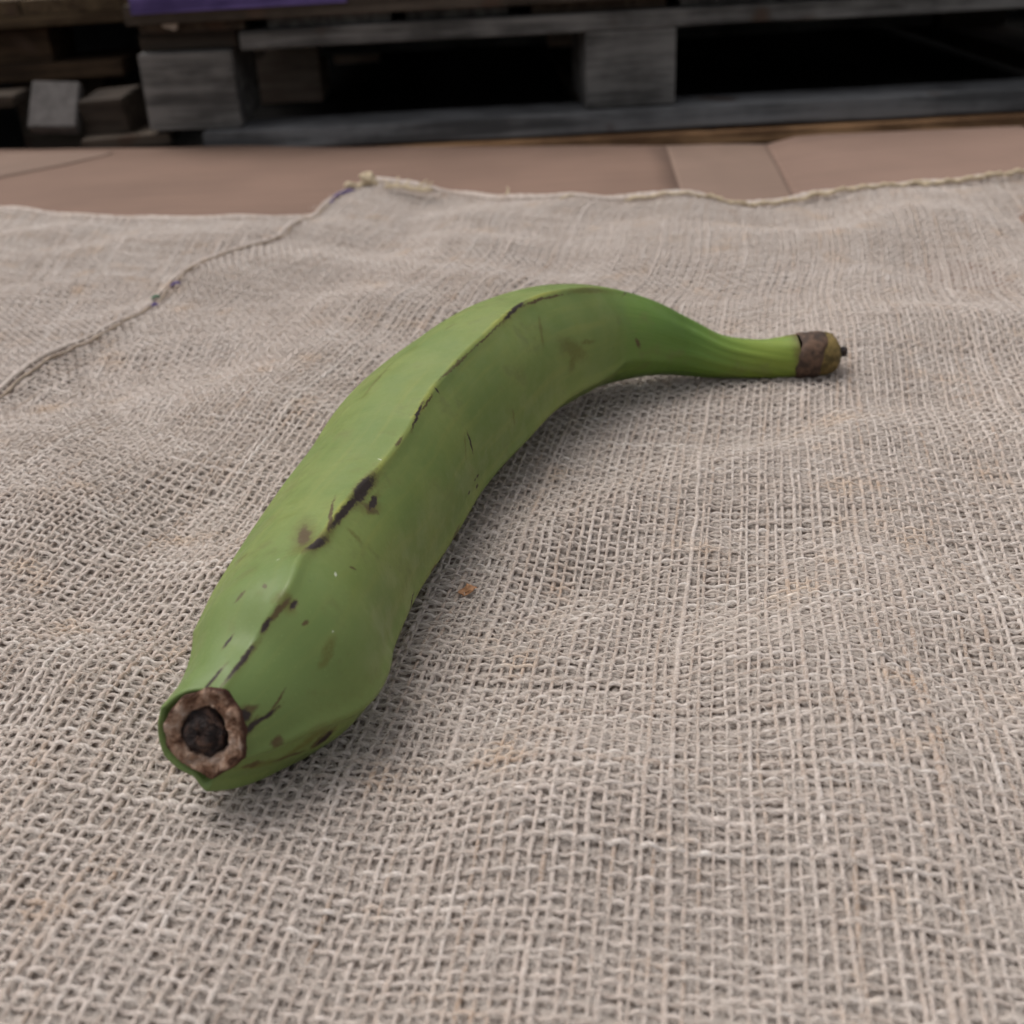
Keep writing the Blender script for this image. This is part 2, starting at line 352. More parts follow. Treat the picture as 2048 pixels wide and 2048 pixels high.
strip('panel', M['card_light'], bm_, [0.0, 0.0008, 0.0, 0.0006, 0.0], (0.065, 0.1155), 'narrow pale flap between two creases', n=24)
strip('panel', M['card_right'], br, [0.0, 0.004, 0.006, 0.0075, 0.009, 0.0105], (0.1155, 0.42), 'tan cardboard flap lifted at its back edge')
# bend of the sheet catching light at far left, laid on as a paler piece
pf = edge_curve([(-300, 400), (0, 352), (120, 328), (225, 303)], 0.002); pb = edge_curve([(-300, 303), (0, 301), (120, 300), (226, 300)], 0.002)
o = slab('panel', M['card_light'], card, pf, pb, np.full(4, 0.00055), np.full(4, 0.00055), n=20, m=8, thick=0.0012, wob=0); o['label'] = 'bend of the cardboard at the left, coloured lighter where it catches light'
for k, (z, dx) in enumerate(((-0.0042, 0.0), (-0.0120, 0.02), (-0.0198, 0.01), (-0.0276, 0.03))):   # further layers of flattened box below
    v = np.array([[-0.45+dx, 0.0], [0.50-dx, 0.0]]); b_ = edge_curve([(-200, 303), (600, 301), (1300, 298), (2000, 296)], 0)
    o = slab('lower_layer', M['card_right'], card, resample(v, 4), b_, np.full(4, z), np.full(4, z), thick=0.0076, wob=0.0001)

# ------------------------------------------------------------------ plantain shape (before the sacks, which it presses flat)
CLOTH = 0.0075
ST = [  # left and right outline of the fruit at each station, photo pixels
    ((330, 1402), (478, 1526)), ((354, 1366), (540, 1518)), ((374, 1330), (612, 1486)), ((407, 1226), (722, 1440)), ((449, 1150), (748, 1358)), ((523, 1050), (835, 1164)),
    ((617, 919), (908, 1053)), ((696, 804), (974, 949)), ((795, 709), (1051, 873)), ((904, 634), (1124, 809)), ((1032, 586), (1188, 781)),
    ((1152, 580), (1244, 758)), ((1261, 596), (1300, 752)), ((1350, 630), (1360, 750)), ((1435, 668), (1436, 756)), ((1520, 678), (1525, 757)), ((1590, 668), (1594, 756))]
LIFT = [0.0125, 0.0085, 0.0048, 0.0005, 0, 0, 0, 0.001, 0.003, 0.0045, 0.006, 0.007, 0.007, 0.0045, 0.002, 0.0005, 0]
ctr, rad = [], []
for (L_, R_), lf in zip(ST, LIFT):
    L_, R_ = np.array(L_, float), np.array(R_, float); c2 = (L_+R_)/2; hw = np.linalg.norm(R_-L_)/2
    r = 0.02
    for _ in range(12):
        z = CLOTH+r*0.95+lf; P = ground(c2[0], c2[1], z); r = hw*np.linalg.norm(P-CAM)/FPX/ (np.linalg.norm(ray(*c2)))
    ctr.append(P); rad.append(r)
ctr = np.array(ctr); rad = np.array(rad)
def spline(Y, t, tq):                                        # Catmull-Rom through points
    Y = np.asarray(Y, float); one = Y.ndim == 1
    if one: Y = Y[:, None]
    m = np.gradient(Y, t, axis=0); i = np.clip(np.searchsorted(t, tq, 'right')-1, 0, len(t)-2)
    h = (t[i+1]-t[i])[:, None]; u = ((tq-t[i])[:, None])/h
    r = (2*u**3-3*u**2+1)*Y[i]+(u**3-2*u**2+u)*h*m[i]+(-2*u**3+3*u**2)*Y[i+1]+(u**3-u**2)*h*m[i+1]
    return r[:, 0] if one else r
def resample2(P, n):
    d = np.r_[0, np.cumsum(np.linalg.norm(np.diff(P, axis=0), axis=1))]; t = np.linspace(0, d[-1], n); return np.stack([np.interp(t, d, P[:, k]) for k in (0, 1)], -1)
def smooth(Y, k=1):
    Y = Y.copy()
    for _ in range(k): Y[1:-1] = 0.25*Y[:-2]+0.5*Y[1:-1]+0.25*Y[2:]
    return Y
arc = np.r_[0, np.cumsum(np.linalg.norm(np.diff(ctr, axis=0), axis=1))]
NS, NA = 520, 168
tq = np.linspace(0, arc[-1], NS)
SP = spline(ctr, arc, tq); SR = spline(rad, arc, tq)
for _ in range(30): SP[1:-1] = 0.25*SP[:-2]+0.5*SP[1:-1]+0.25*SP[2:]
TG = np.gradient(SP, axis=0); TG /= np.linalg.norm(TG, axis=1)[:, None]
END_N = np.array([-0.16, -0.90, 0.34]); kb = np.clip(tq/0.042, 0, 1)[:, None]; kb = kb*kb*(3-2*kb)   # the near end is cut obliquely
TG = -END_N/np.linalg.norm(END_N)*(1-kb)+TG*kb; TG /= np.linalg.norm(TG, axis=1)[:, None]
cd = CAM-SP; cd -= (cd*TG).sum(1)[:, None]*TG; cd /= np.linalg.norm(cd, axis=1)[:, None]
lf = np.cross(cd, TG)                                        # points to the left outline
RPX = np.array([(440, 1388), (455, 1366), (478, 1315), (503, 1269), (550, 1217), (576, 1181), (602, 1145), (622, 1108), (640, 1085), (660, 1050), (690, 1006), (740, 956), (772, 925), (793, 891), (824, 850), (850, 805), (881, 762), (910, 730), (940, 697), (980, 665),
    (1010, 638), (1047, 608), (1090, 592), (1130, 584), (1200, 581), (1260, 588), (1320, 612), (1390, 645), (1460, 682), (1540, 692), (1600, 700)], float)
RPX = resample2(RPX, 900)
cand = np.radians(np.linspace(-85, 85, 171)); ra = []                     # angle of the main ridge at each section, from its course in the photo
for i in range(0, NS, 6):
    pj, _ = project(SP[i]+SR[i]*0.97*(np.cos(cand)[:, None]*cd[i]+np.sin(cand)[:, None]*lf[i]))
    ra.append(cand[np.argmin(np.min(((pj[:, None]-RPX[None])**2).sum(-1), axis=1))])
ra = np.interp(np.arange(NS), np.arange(0, NS, 6), smooth(np.array(ra), 6))
E1 = np.cos(ra)[:, None]*cd+np.sin(ra)[:, None]*lf           # the main ridge
E2 = np.cross(E1, TG)
# five ridges around the fruit, angle measured from the main ridge towards the left outline
RA = np.array([0, 88, 150, 212, 268])*math.pi/180; RA2 = np.r_[RA, 2*math.pi]
th = np.linspace(0, 2*math.pi, NA, endpoint=False)
k = np.searchsorted(RA2, th, 'right')-1
hh = (RA2[k+1]-RA2[k])/2; mid = (RA2[k+1]+RA2[k])/2
poly = np.cos(hh)/np.cos(th-mid)                              # sharp polygon, 1 at the ridges
uu = tq/tq[-1]
sharp = np.interp(uu, [0, 0.05, 0.2, 0.5, 0.7, 0.8, 1], [0.34, 0.42, 0.62, 0.64, 0.62, 0.30, 0.1])
def angd(a, b): return np.abs((a-b+math.pi) % (2*math.pi)-math.pi)
prof = (1-sharp[:, None])*0.985+sharp[:, None]*(0.30+0.70*poly[None])*1.06
ridge_w = np.exp(-(angd(th, 0)/0.075)**2)[None]*np.interp(uu, [0, .1, .3, .75, .85, 1], [0.02, 0.026, 0.014, 0.016, 0.0, 0])[:, None]
for a_, s_ in ((RA[1], 0.012), (RA[4], 0.03), (RA[3], 0.02)): ridge_w = ridge_w+np.exp(-(angd(th, a_)/0.09)**2)[None]*s_*np.interp(uu, [0, .75, .85, 1], [1.5, 1, 0, 0])[:, None]
prof = prof+ridge_w
prof = prof+np.exp(-(angd(th, RA[3]-0.05)/0.17)**2)[None]*np.interp(uu, [0, 0.02, 0.05], [0.26, 0.13, 0.0])[:, None]
prof = prof+np.exp(-(angd(th, RA[4])/0.28)**2)[None]*np.exp(-((uu-0.062)/0.026)**2)[:, None]*0.03   # corner of the lower right ridge
nz = lambda U, T, s: (np.sin(U*7.3*s+1.3+2*np.sin(T*2+U*3*s))*np.cos(T*2+0.7+U*4*s)+0.6*np.sin(U*17*s+T*3))/1.6
UU, TT = np.meshgrid(uu, th, indexing='ij')
prof = prof*(1+0.012*nz(UU, TT, 1.0)*(1-UU*0.5)+0.004*nz(UU, TT, 4.3))
neck = np.clip((uu-0.80)/0.08, 0, 1)[:, None]                 # fine lengthwise wrinkles on the neck
prof = prof+neck*(0.018*np.sin(TT*9+1)+0.012*np.sin(TT*15+2*UU*9))*np.clip((1-UU)*14, 0.2, 1)
VP_ = SP[:, None]+SR[:, None, None]*prof[..., None]*(np.cos(TT)[..., None]*E1[:, None]+np.sin(TT)[..., None]*E2[:, None])
for _ in range(60):                                          # even out the near end along its length
    k_ = np.interp(np.arange(NS)[1:-1], [0, 6, 30, 100, 135], [0, 0, 0.5, 0.5, 0])[:, None, None]
    VP_[1:-1] += k_*(0.5*(VP_[:-2]+VP_[2:])-VP_[1:-1])
VD = VP_.reshape(-1, 3); PUV = np.stack([np.repeat(tq*1000, NA), np.tile((th+math.pi) % (2*math.pi)-math.pi, NS)*25], -1)
pp_, pz_ = project(VD)
rad_dir = (VP_-SP[:, None]).reshape(-1, 3); facing = (rad_dir*(CAM-VD)).sum(1) > 0
vis = np.where(facing)[0]
def uv_at(q):
    d = ((pp_[vis]-np.array(q, float))**2).sum(1); return PUV[vis[np.argmin(d)]]

MARKS = {  # stains on the peel: both ends as seen in the photo, half width in mm
 'dark': [((742, 958), (712, 1000), 1.7), ((722, 985), (665, 1052), 0.85), ((752, 996), (742, 1016), 0.9), ((648, 1082), (620, 1097), 1.0), ((1047, 607), (1010, 638), 0.6),
          ((845, 808), (824, 850), 0.4), ((502, 1300), (456, 1357), 1.0), ((440, 1343), (413, 1374), 0.8), ((545, 1422), (500, 1452), 0.9), ((505, 1445), (497, 1462), 0.9),
          ((660, 1468), (643, 1488), 1.0), ((938, 873), (946, 902), 0.5), ((956, 951), (955, 954), 0.4), ((951, 959), (950, 962), 0.35), ((954, 971), (953, 974), 0.4), ((938, 984), (937, 988), 0.3),
          ((827, 1185), (829, 1228), 0.18), ((540, 1245), (527, 1260), 0.8), ((593, 1208), (587, 1216), 0.7), ((1249, 587), (1278, 591), 0.4), ((874, 778), (878, 786), 0.4), ((489, 1440), (486, 1425), 1.2), ((460, 1276), (452, 1290), 0.7)],
 'brown': [((1128, 588), (1047, 612), 0.4), ((1010, 640), (940, 700), 0.25), ((935, 706), (881, 762), 0.4), ((866, 790), (845, 820), 0.35), ((806, 874), (793, 891), 0.5), ((571, 1202), (540, 1240), 0.8),
           ((484, 1187), (475, 1200), 0.9), ((569, 1384), (543, 1422), 0.5), ((555, 1476), (556, 1490), 1.3), ((512, 1525), (508, 1538), 1.5), ((736, 1014), (744, 1020), 1.7), ((1016, 912), (975, 966), 0.4),
           ((923, 1057), (910, 1085), 0.6), ((610, 1244), (612, 1249), 0.6), ((508, 1418), (487, 1420), 1.3), ((607, 1060), (606, 1085), 1.7), ((880, 1140), (874, 1150), 0.9), ((700, 1136), (712, 1138), 0.5), ((525, 1170), (530, 1173), 0.5),
           ((657, 1466), (638, 1496), 1.6), ((1275, 678), (1278, 694), 0.9), ((620, 1530), (560, 1555), 1.0), ((668, 1000), (655, 1060), 0.5)],
 'olive': [((607, 1050), (608, 1095), 3.4), ((630, 1085), (655, 1060), 1.8), ((731, 1018), (752, 1010), 2.4), ((1130, 690), (1160, 705), 3.6), ((1150, 712), (1142, 732), 2.2), ((1165, 684), (1185, 684), 1.0), ((928, 873), (933, 917), 0.5), ((1026, 819), (1029, 850), 0.6),
           ((657, 1311), (645, 1326), 1.2), ((773, 739), (731, 788), 1.0), ((907, 648), (890, 660), 0.6), ((1140, 584), (1207, 583), 1.1), ((640, 1465), (560, 1520), 1.6), ((540, 1530), (500, 1545), 2.2), ((565, 1195), (575, 1210), 2.0), ((662, 1285), (655, 1310), 1.5), ((490, 1110), (470, 1125), 1.2), ((700, 1060), (720, 1080), 1.0), ((1080, 640), (1085, 690), 1.0)],
 'pale': [((669, 1146), (670, 1152), 0.3), ((555, 1118), (556, 1120), 0.3), ((668, 1260), (669, 1264), 0.25), ((760, 918), (762, 920), 0.25)],
}
def mat_peel():
    n = NT('green_plantain_peel'); uv = n.n('UVMap').outputs[0]; tc = n.n('TexCoord').outputs['Object']
    U = n.n('SeparateXYZ', {0: uv}).outputs[0]; V = n.n('SeparateXYZ', {0: uv}).outputs[1]
    wob = n.noise(tc, 420, 3, 0.6, out=1); w2 = n.noise(tc, 1500, 2, 0.6, out=1)
    off = n.vmath('ADD', n.vmath('MULTIPLY', n.vmath('SUBTRACT', wob, (0.5, 0.5, 0.5)), (1.7, 1.7, 0)), n.vmath('MULTIPLY', n.vmath('SUBTRACT', w2, (0.5, 0.5, 0.5)), (0.45, 0.45, 0)))
    p = n.vmath('MULTIPLY', n.vmath('ADD', uv, off), (1, 1, 0))
    def layer(key, soft):
        acc = None
        for a, b, wd in MARKS[key]:
            A, B = uv_at(a), uv_at(b); c = (A+B)/2; d = B-A; L = np.linalg.norm(d)/2+wd
            mp = n.n('Mapping', {0: p, 1: (c[0], c[1], 0), 2: (0, 0, math.atan2(d[1], d[0])), 3: (L, wd, 1)}, vector_type='TEXTURE')
            v = n.vmath('LENGTH', mp)
            acc = v if acc is None else n.math('MINIMUM', acc, v)
        acc = n.math('ADD', acc, n.math('MULTIPLY', n.math('SUBTRACT', edge, 0.5), 1.5)); accs[key] = acc
        return n.range(acc, 1.0+soft, 1.0-soft)
    accs = {}; edge = n.noise(tc, 700, 5, 0.7)
    big = n.noise(tc, 38, 3, 0.55); mid_ = n.noise(tc, 140, 4, 0.6); fine = n.noise(tc, 1400, 3, 0.6)
    col = n.mix(n.range(big, 0.35, 0.68), (0.146, 0.203, 0.052), (0.192, 0.238, 0.064))
    st = n.noise(n.n('Mapping', {0: uv, 3: (0.016, 0.22, 1)}).outputs[0], 1.0, 4, 0.6)
    col = n.mix(n.range(st, 0.45, 0.75, 0, 0.55), col, (0.226, 0.250, 0.064))
    col = n.mix(n.range(mid_, 0.56, 0.75, 0, 0.45), col, (0.165, 0.205, 0.060))
    col = n.mix(n.range(fine, 0.60, 0.85, 0, 0.25), col, (0.24, 0.32, 0.12))
    tot = float(tq[-1]*1000)
    near = n.range(U, 75, 5, 0, 0.55); col = n.mix(near, col, (0.128, 0.194, 0.062))
    nk = n.range(U, tot*0.70, tot*0.84); col = n.mix(n.math('MULTIPLY', nk, 0.85), col, (0.105, 0.205, 0.030))
    ny = n.range(U, tot*0.86, tot*0.97); col = n.mix(n.math('MULTIPLY', ny, n.range(st, 0.25, 0.6, 0.45, 1.0)), col, (0.19, 0.25, 0.035))
    lw = n.noise(n.n('Mapping', {0: uv, 3: (0.03, 0.9, 1)}).outputs[0], 1.0, 3, 0.6)
    col = n.mix(n.math('MULTIPLY', nk, n.range(lw, 0.5, 0.7, 0, 0.6)), col, (0.075, 0.15, 0.016))
    scr = n.noise(n.n('Mapping', {0: n.vmath('ADD', uv, n.vmath('MULTIPLY', wob, (3, 3, 0))), 2: (0, 0, 0.35), 3: (0.10, 1.9, 1)}).outputs[0], 1.0, 4, 0.7)
    col = n.mix(n.math('MULTIPLY', n.range(scr, 0.66, 0.76), n.range(big, 0.40, 0.58, 0, 0.65)), col, (0.095, 0.105, 0.035))
    dots = n.n('TexVoronoi', {'Vector': tc, 'Scale': 620.0}); col = n.mix(n.range(dots.outputs[0], 0.16, 0.06, 0, 0.28), col, (0.27, 0.34, 0.12))
    dirt = n.noise(tc, 75, 5, 0.7); col = n.mix(n.range(dirt, 0.54, 0.72, 0, 0.6), col, (0.135, 0.150, 0.046))
    endb = n.range(n.math('ADD', U, n.math('MULTIPLY', n.math('SUBTRACT', mid_, 0.5), 9.0)), tot-5.0, tot-0.5); col = n.mix(n.math('MULTIPLY', endb, 0.75), col, (0.10, 0.065, 0.022))
    # yellowish line on the main ridge, then the stains
    rv = n.math('ABSOLUTE', n.math('ADD', V, n.math('MULTIPLY', n.math('SUBTRACT', mid_, 0.5), 3.0)))
    rl = n.math('MULTIPLY', n.range(rv, 1.5, 0.1), n.math('MULTIPLY', n.range(big, 0.40, 0.62, 0.12, 0.75), n.math('MULTIPLY', n.range(U, tot*0.82, tot*0.7), n.range(U, 15, 60))))
    col = n.mix(rl, col, (0.29, 0.30, 0.055))
    ol = layer('olive', 0.55); br_ = layer('brown', 0.4); dk = layer('dark', 0.28); pa = layer('pale', 0.3)
    sp_ = n.n('TexVoronoi', {'Vector': tc, 'Scale': 150.0, 'Randomness': 1.0}); spk = n.math('MULTIPLY', n.range(sp_.outputs[0], 0.085, 0.03), n.range(n.noise(tc, 30, 2), 0.52, 0.7))
    col = n.mix(n.math('MULTIPLY', spk, 0.7), col, (0.07, 0.06, 0.03))
    col = n.mix(n.math('MULTIPLY', ol, n.range(fine, 0.25, 0.6, 0.35, 0.75)), col, (0.12, 0.115, 0.025))
    col = n.mix(n.math('MULTIPLY', br_, n.range(mid_, 0.3, 0.55, 0.6, 0.95)), col, (0.085, 0.055, 0.022))
    col = n.mix(n.math('MULTIPLY', n.range(accs['dark'], 1.9, 0.9), 0.7), col, (0.10, 0.075, 0.022))
    col = n.mix(n.math('MULTIPLY', dk, 0.96), col, (0.026, 0.016, 0.016))
    col = n.mix(n.math('MULTIPLY', pa, 0.8), col, (0.55, 0.58, 0.45))
    n.bump(n.math('ADD', n.math('MULTIPLY', mid_, 0.6), n.math('ADD', n.math('MULTIPLY', fine, 0.15), n.math('MULTIPLY', dk, -0.35))), 0.35, 0.0006)
    n.fin(col, n.math('ADD', n.range(mid_, 0.35, 0.65, 0.36, 0.60), n.math('MULTIPLY', dk, 0.15)), 0.32)
    return n.m
fruit = empty('plantain', (SP[150][0], SP[150][1], 0.004), 0, 'single curved green plantain with dark scars lying on the burlap sack', 'plantain')
FI = Vector(fruit.location)
def fruit_part(name, V, F, mat, uv=None, label=None):
    me = np_mesh(name, np.asarray(V)-np.array(FI), F, True, uv); o = link(name, me, mat, fruit)
    if label: o['label'] = label
    return o
# peel, with a rolled lip at the near end
a0 = -TG[0]; lip = []
for sc, off in ((0.70, -0.0030), (0.86, -0.0006), (0.95, 0.0005)):
    lip.append(SP[0]+(VP_[0]-SP[0])*sc+a0*off)
LV = np.concatenate([np.array(lip), VP_]); n_l = len(lip)
luv = np.stack([np.repeat(np.r_[[-3, -2, -1], tq*1000], NA), np.tile((th+math.pi) % (2*math.pi)-math.pi, NS+n_l)*25], -1)
peel = fruit_part('peel', LV.reshape(-1, 3), grid_faces(NS+n_l, NA, True)[:, ::-1], mat_peel(), luv)
def rings(center, axis, base_ring, prof, jag=0.0, slant=0.0):           # prof: (scale, offset along axis)
    out = []
    for sc, off in prof:
        r = center+(base_ring-center)*sc+axis*off
        if slant: r = r+(np.sin(2*th+1.2)*0.6+np.sin(3*th)*0.4+np.sin(th+0.5))[:, None]*axis*slant
        if jag: r = r+(np.sin(th*5+sc*9)*np.cos(th*3+sc*4))[:, None]*axis*jag+rng.normal(0, jag*0.12, (NA, 1))*axis
        out.append(r)
    return np.array(out)
def scar_mat():
    n = NT('dry_scar_cork'); tc = n.n('TexCoord').outputs['Object']; q = n.n('SeparateXYZ', {0: n.n('UVMap').outputs[0]}).outputs[0]
    a = n.noise(tc, 260, 5, 0.65, dist=0.6); b = n.noise(tc, 900, 3, 0.6)
    col = n.ramp(a, [(0.30, (0.05, 0.025, 0.018)), (0.42, (0.19, 0.10, 0.062)), (0.54, (0.36, 0.235, 0.165)), (0.68, (0.52, 0.40, 0.33))])
    qq = n.math('ADD', q, n.math('MULTIPLY', n.math('SUBTRACT', n.noise(tc, 330, 3), 0.5), 0.55))
    col = n.mix(n.range(qq, 0.30, 0.10), col, (0.065, 0.030, 0.020)); col = n.mix(n.range(qq, 0.72, 0.95), col, (0.05, 0.028, 0.022))
    n.bump(n.math('ADD', a, n.math('MULTIPLY', b, 0.4)), 1.0, 0.0014); return n.fin(col, 0.85, 0.2)
def core_mat():
    n = NT('black_dry_core'); tc = n.n('TexCoord').outputs['Object']
    a = n.noise(tc, 420, 5, 0.65)
    n.bump(a, 1.0, 0.0022); return n.fin(n.ramp(a, [(0.35, (0.010, 0.008, 0.009)), (0.52, (0.035, 0.022, 0.019)), (0.66, (0.12, 0.065, 0.045))]), 0.6, 0.35)
scar_c = SP[0]+0.0006*E1[0]-0.0009*E2[0]
circ0 = (np.cos(th)[:, None]*E1[0]+np.sin(th)[:, None]*E2[0])*SR[0]*0.93
scar_ring = scar_c+(0.45*(VP_[0]-SP[0])+0.55*circ0)*(0.92+0.035*np.cos(th+0.6)+0.012*np.sin(13*th+2)+0.03*np.sin(3*th+1)+0.02*np.sin(7*th)+0.05*np.exp(-(angd(th, 0)/0.25)**2))[:, None]+a0*0.0006
S0 = rings(scar_c, a0, scar_ring, [(1.03, -0.0004), (1.01, 0.0007), (0.94, 0.0013), (0.87, 0.0009), (0.80, 0.0013), (0.72, 0.0007), (0.64, 0.0010), (0.58, 0.0002), (0.50, -0.0014)], 0.0009)
# the cork ring covers the right and upper part of the end more than the lower left
fruit_part('stalk_scar', S0.reshape(-1, 3), grid_faces(len(S0), NA, True), scar_mat(), np.stack([np.repeat(np.linspace(0, 1, len(S0)), NA), np.tile(th, len(S0))], -1), label='brown cork ring on the near end')
circ = SP[0]-0.0004*E1[0]+0.0003*E2[0]+(np.cos(th)[:, None]*E1[0]+np.sin(th)[:, None]*E2[0])*SR[0]*(0.96+0.05*np.sin(3*th+0.7)+0.035*np.sin(5*th)+0.03*np.sin(8*th+2))[:, None]
K0 = rings(SP[0], a0, circ*1.0, [(0.58, -0.0014), (0.52, 0.0002), (0.46, 0.0006), (0.40, 0.0003), (0.34, 0.0016), (0.26, 0.0021), (0.17, 0.0020), (0.08, 0.0019), (0.001, 0.0018)], 0.00022)
fruit_part('scar_core', K0.reshape(-1, 3), grid_faces(len(K0), NA, True), core_mat(), label='black round core of the near end')
# far tip: band, cap and dried nub
aN = TG[-1]; bN = VP_[-1]; cN = SP[-1]; circN = cN+(np.cos(th)[:, None]*E1[-1]+np.sin(th)[:, None]*E2[-1])*SR[-1]
def tip_mat(name, c1, c2, sc=260):
    n = NT(name); tc = n.n('TexCoord').outputs['Object']
    a = n.noise(tc, sc, 4, 0.6, dist=0.4); b = n.noise(tc, 120, 2)
    n.bump(a, 0.6, 0.0008); return n.fin(n.mix(n.range(n.math('ADD', n.math('MULTIPLY', a, 0.6), n.math('MULTIPLY', b, 0.4)), 0.38, 0.62), c1, c2), 0.7, 0.3)
B1 = rings(cN, aN, circN, [(0.96, -0.0008), (1.03, 0.0002), (1.055, 0.0018), (1.035, 0.0045), (1.05, 0.0070), (1.035, 0.0088), (0.96, 0.0096)], 0.0005, 0.0013)
fruit_part('tip_band', B1.reshape(-1, 3), grid_faces(len(B1), NA, True)[:, ::-1], tip_mat('tip_band_brown', (0.045, 0.028, 0.020), (0.145, 0.085, 0.055)), label='dark brown papery band round the tip')
B2 = rings(cN, aN, circN, [(0.98, 0.0075), (1.0, 0.0100), (0.97, 0.0122), (0.88, 0.0143), (0.74, 0.0158), (0.52, 0.0168), (0.28, 0.0170), (0.001, 0.0170)], 0.0005)
fruit_part('tip_cap', B2.reshape(-1, 3), grid_faces(len(B2), NA, True)[:, ::-1], tip_mat('tip_cap_tan', (0.075, 0.055, 0.018), (0.235, 0.165, 0.055)), label='tan rounded tip cap')
B3 = rings(cN, aN, circN, [(0.36, 0.0163), (0.27, 0.0176), (0.22, 0.0184), (0.23, 0.0195), (0.15, 0.0204), (0.001, 0.0205)], 0.0005)
fruit_part('tip_nub', B3.reshape(-1, 3), grid_faces(len(B3), NA, True)[:, ::-1], core_mat(), label='small black dried nub')

# ------------------------------------------------------------------ burlap sacks
def wave_field(seed, amps):                                  # smooth random height made of travelling waves
    r = np.random.default_rng(seed); terms = []
    for wl, am, cnt in amps:
        for _ in range(cnt):
            a = r.uniform(0, 2*math.pi); terms.append((2*math.pi/wl*r.uniform(0.75, 1.3), a, r.uniform(0, 6.28), am*r.uniform(0.5, 1.0)/math.sqrt(cnt)*1.5))
    def f(X, Y):
        z = np.zeros_like(X)
        for k_, a, ph, am in terms: z += am*np.sin(k_*(math.cos(a)*X+math.sin(a)*Y)+ph+0.8*np.sin(9*X+5*Y))
        return z
    return f
FSP = SP[::8]; FSR = SR[::8]
def fruit_dist(X, Y):                                        # distance on the ground from the outline of the fruit
    d = np.full(X.shape, 9.0)
    for c_, r_ in zip(FSP, FSR): d = np.minimum(d, np.hypot(X-c_[0], Y-c_[1])-r_*0.8)
    return d
wf = wave_field(5, [(0.16, 0.0034, 5), (0.075, 0.0016, 6)])
RIDGES = [((1120, 1080), (1560, 1010), 0.020, 0.004), ((1000, 1560), (1500, 1380), 0.03, 0.003), ((0, 960), (520, 1150), 0.03, 0.004), ((1500, 720), (2040, 640), 0.03, 0.005), ((300, 560), (900, 520), 0.035, 0.004), ((1150, 1560), (2040, 1640), 0.030, 0.003), ((1000, 900), (1250, 830), 0.02, 0.003), ((1230, 1020), (1700, 880), 0.014, 0.0035), ((1080, 1330), (1380, 1120), 0.014, 0.003), ((620, 1760), (1250, 1640), 0.018, 0.0028), ((1500, 1330), (2040, 1250), 0.018, 0.003), ((30, 1330), (330, 1400), 0.016, 0.003), ((1050, 500), (1900, 470), 0.03, 0.004)]
RW = [(ground(*a, 0.006)[:2], ground(*b, 0.006)[:2], w_, h_) for a, b, w_, h_ in RIDGES]
def seg_dist(X, Y, a, b):
    d = b-a; t = np.clip(((X-a[0])*d[0]+(Y-a[1])*d[1])/(d@d), 0, 1); return np.hypot(X-a[0]-t*d[0], Y-a[1]-t*d[1])
def h_right(X, Y):
    fd = fruit_dist(X, Y); k_ = np.clip((fd+0.002)/0.045, 0, 1); k_ = k_*k_*(3-2*k_)
    z = wf(X, Y)*0.9
    for a, b, w_, h_ in RW: z = z+h_*np.exp(-(seg_dist(X, Y, a, b)/w_)**2)
    return 0.0062+np.maximum(z*k_, -0.0040)+0.0012*(1-k_)
wl_ = wave_field(9, [(0.18, 0.0014, 4), (0.08, 0.0008, 5)])
def h_left(X, Y): return 0.0026+np.maximum(wl_(X, Y), -0.0012)

def coons(left, right, near, back):                          # each an (n,2) polyline; left/right run near to back, near/back left to right
    def P(S, T):
        L_ = lambda c, q: np.stack([np.interp(q, np.linspace(0, 1, len(c)), c[:, i]) for i in (0, 1)], -1)
        l, r, n_, b = L_(left, T), L_(right, T), L_(near, S), L_(back, S)
        s_, t_ = S[..., None], T[..., None]
        return (1-s_)*l+s_*r+(1-t_)*n_+t_*b-((1-s_)*(1-t_)*near[0]+s_*(1-t_)*near[-1]+(1-s_)*t_*back[0]+s_*t_*back[-1])
    return P
def visible(Q, mx=260, my=200):
    p, z = project(Q); return (z > 0.02) & (p[..., 0] > -mx) & (p[..., 0] < 2048+mx) & (p[..., 1] < 2048+my) & (p[..., 1] > -200)
def smooth_noise(n, m, step, r):                             # n threads, m samples, correlated along the thread
    kk = max(4, m//step+3); c_ = r.normal(0, 1, (n, kk)); x = np.linspace(0, kk-1.001, m); i = x.astype(int); f = x-i; f = f*f*(3-2*f)
    return c_[:, i]*(1-f)+c_[:, i+1]*f
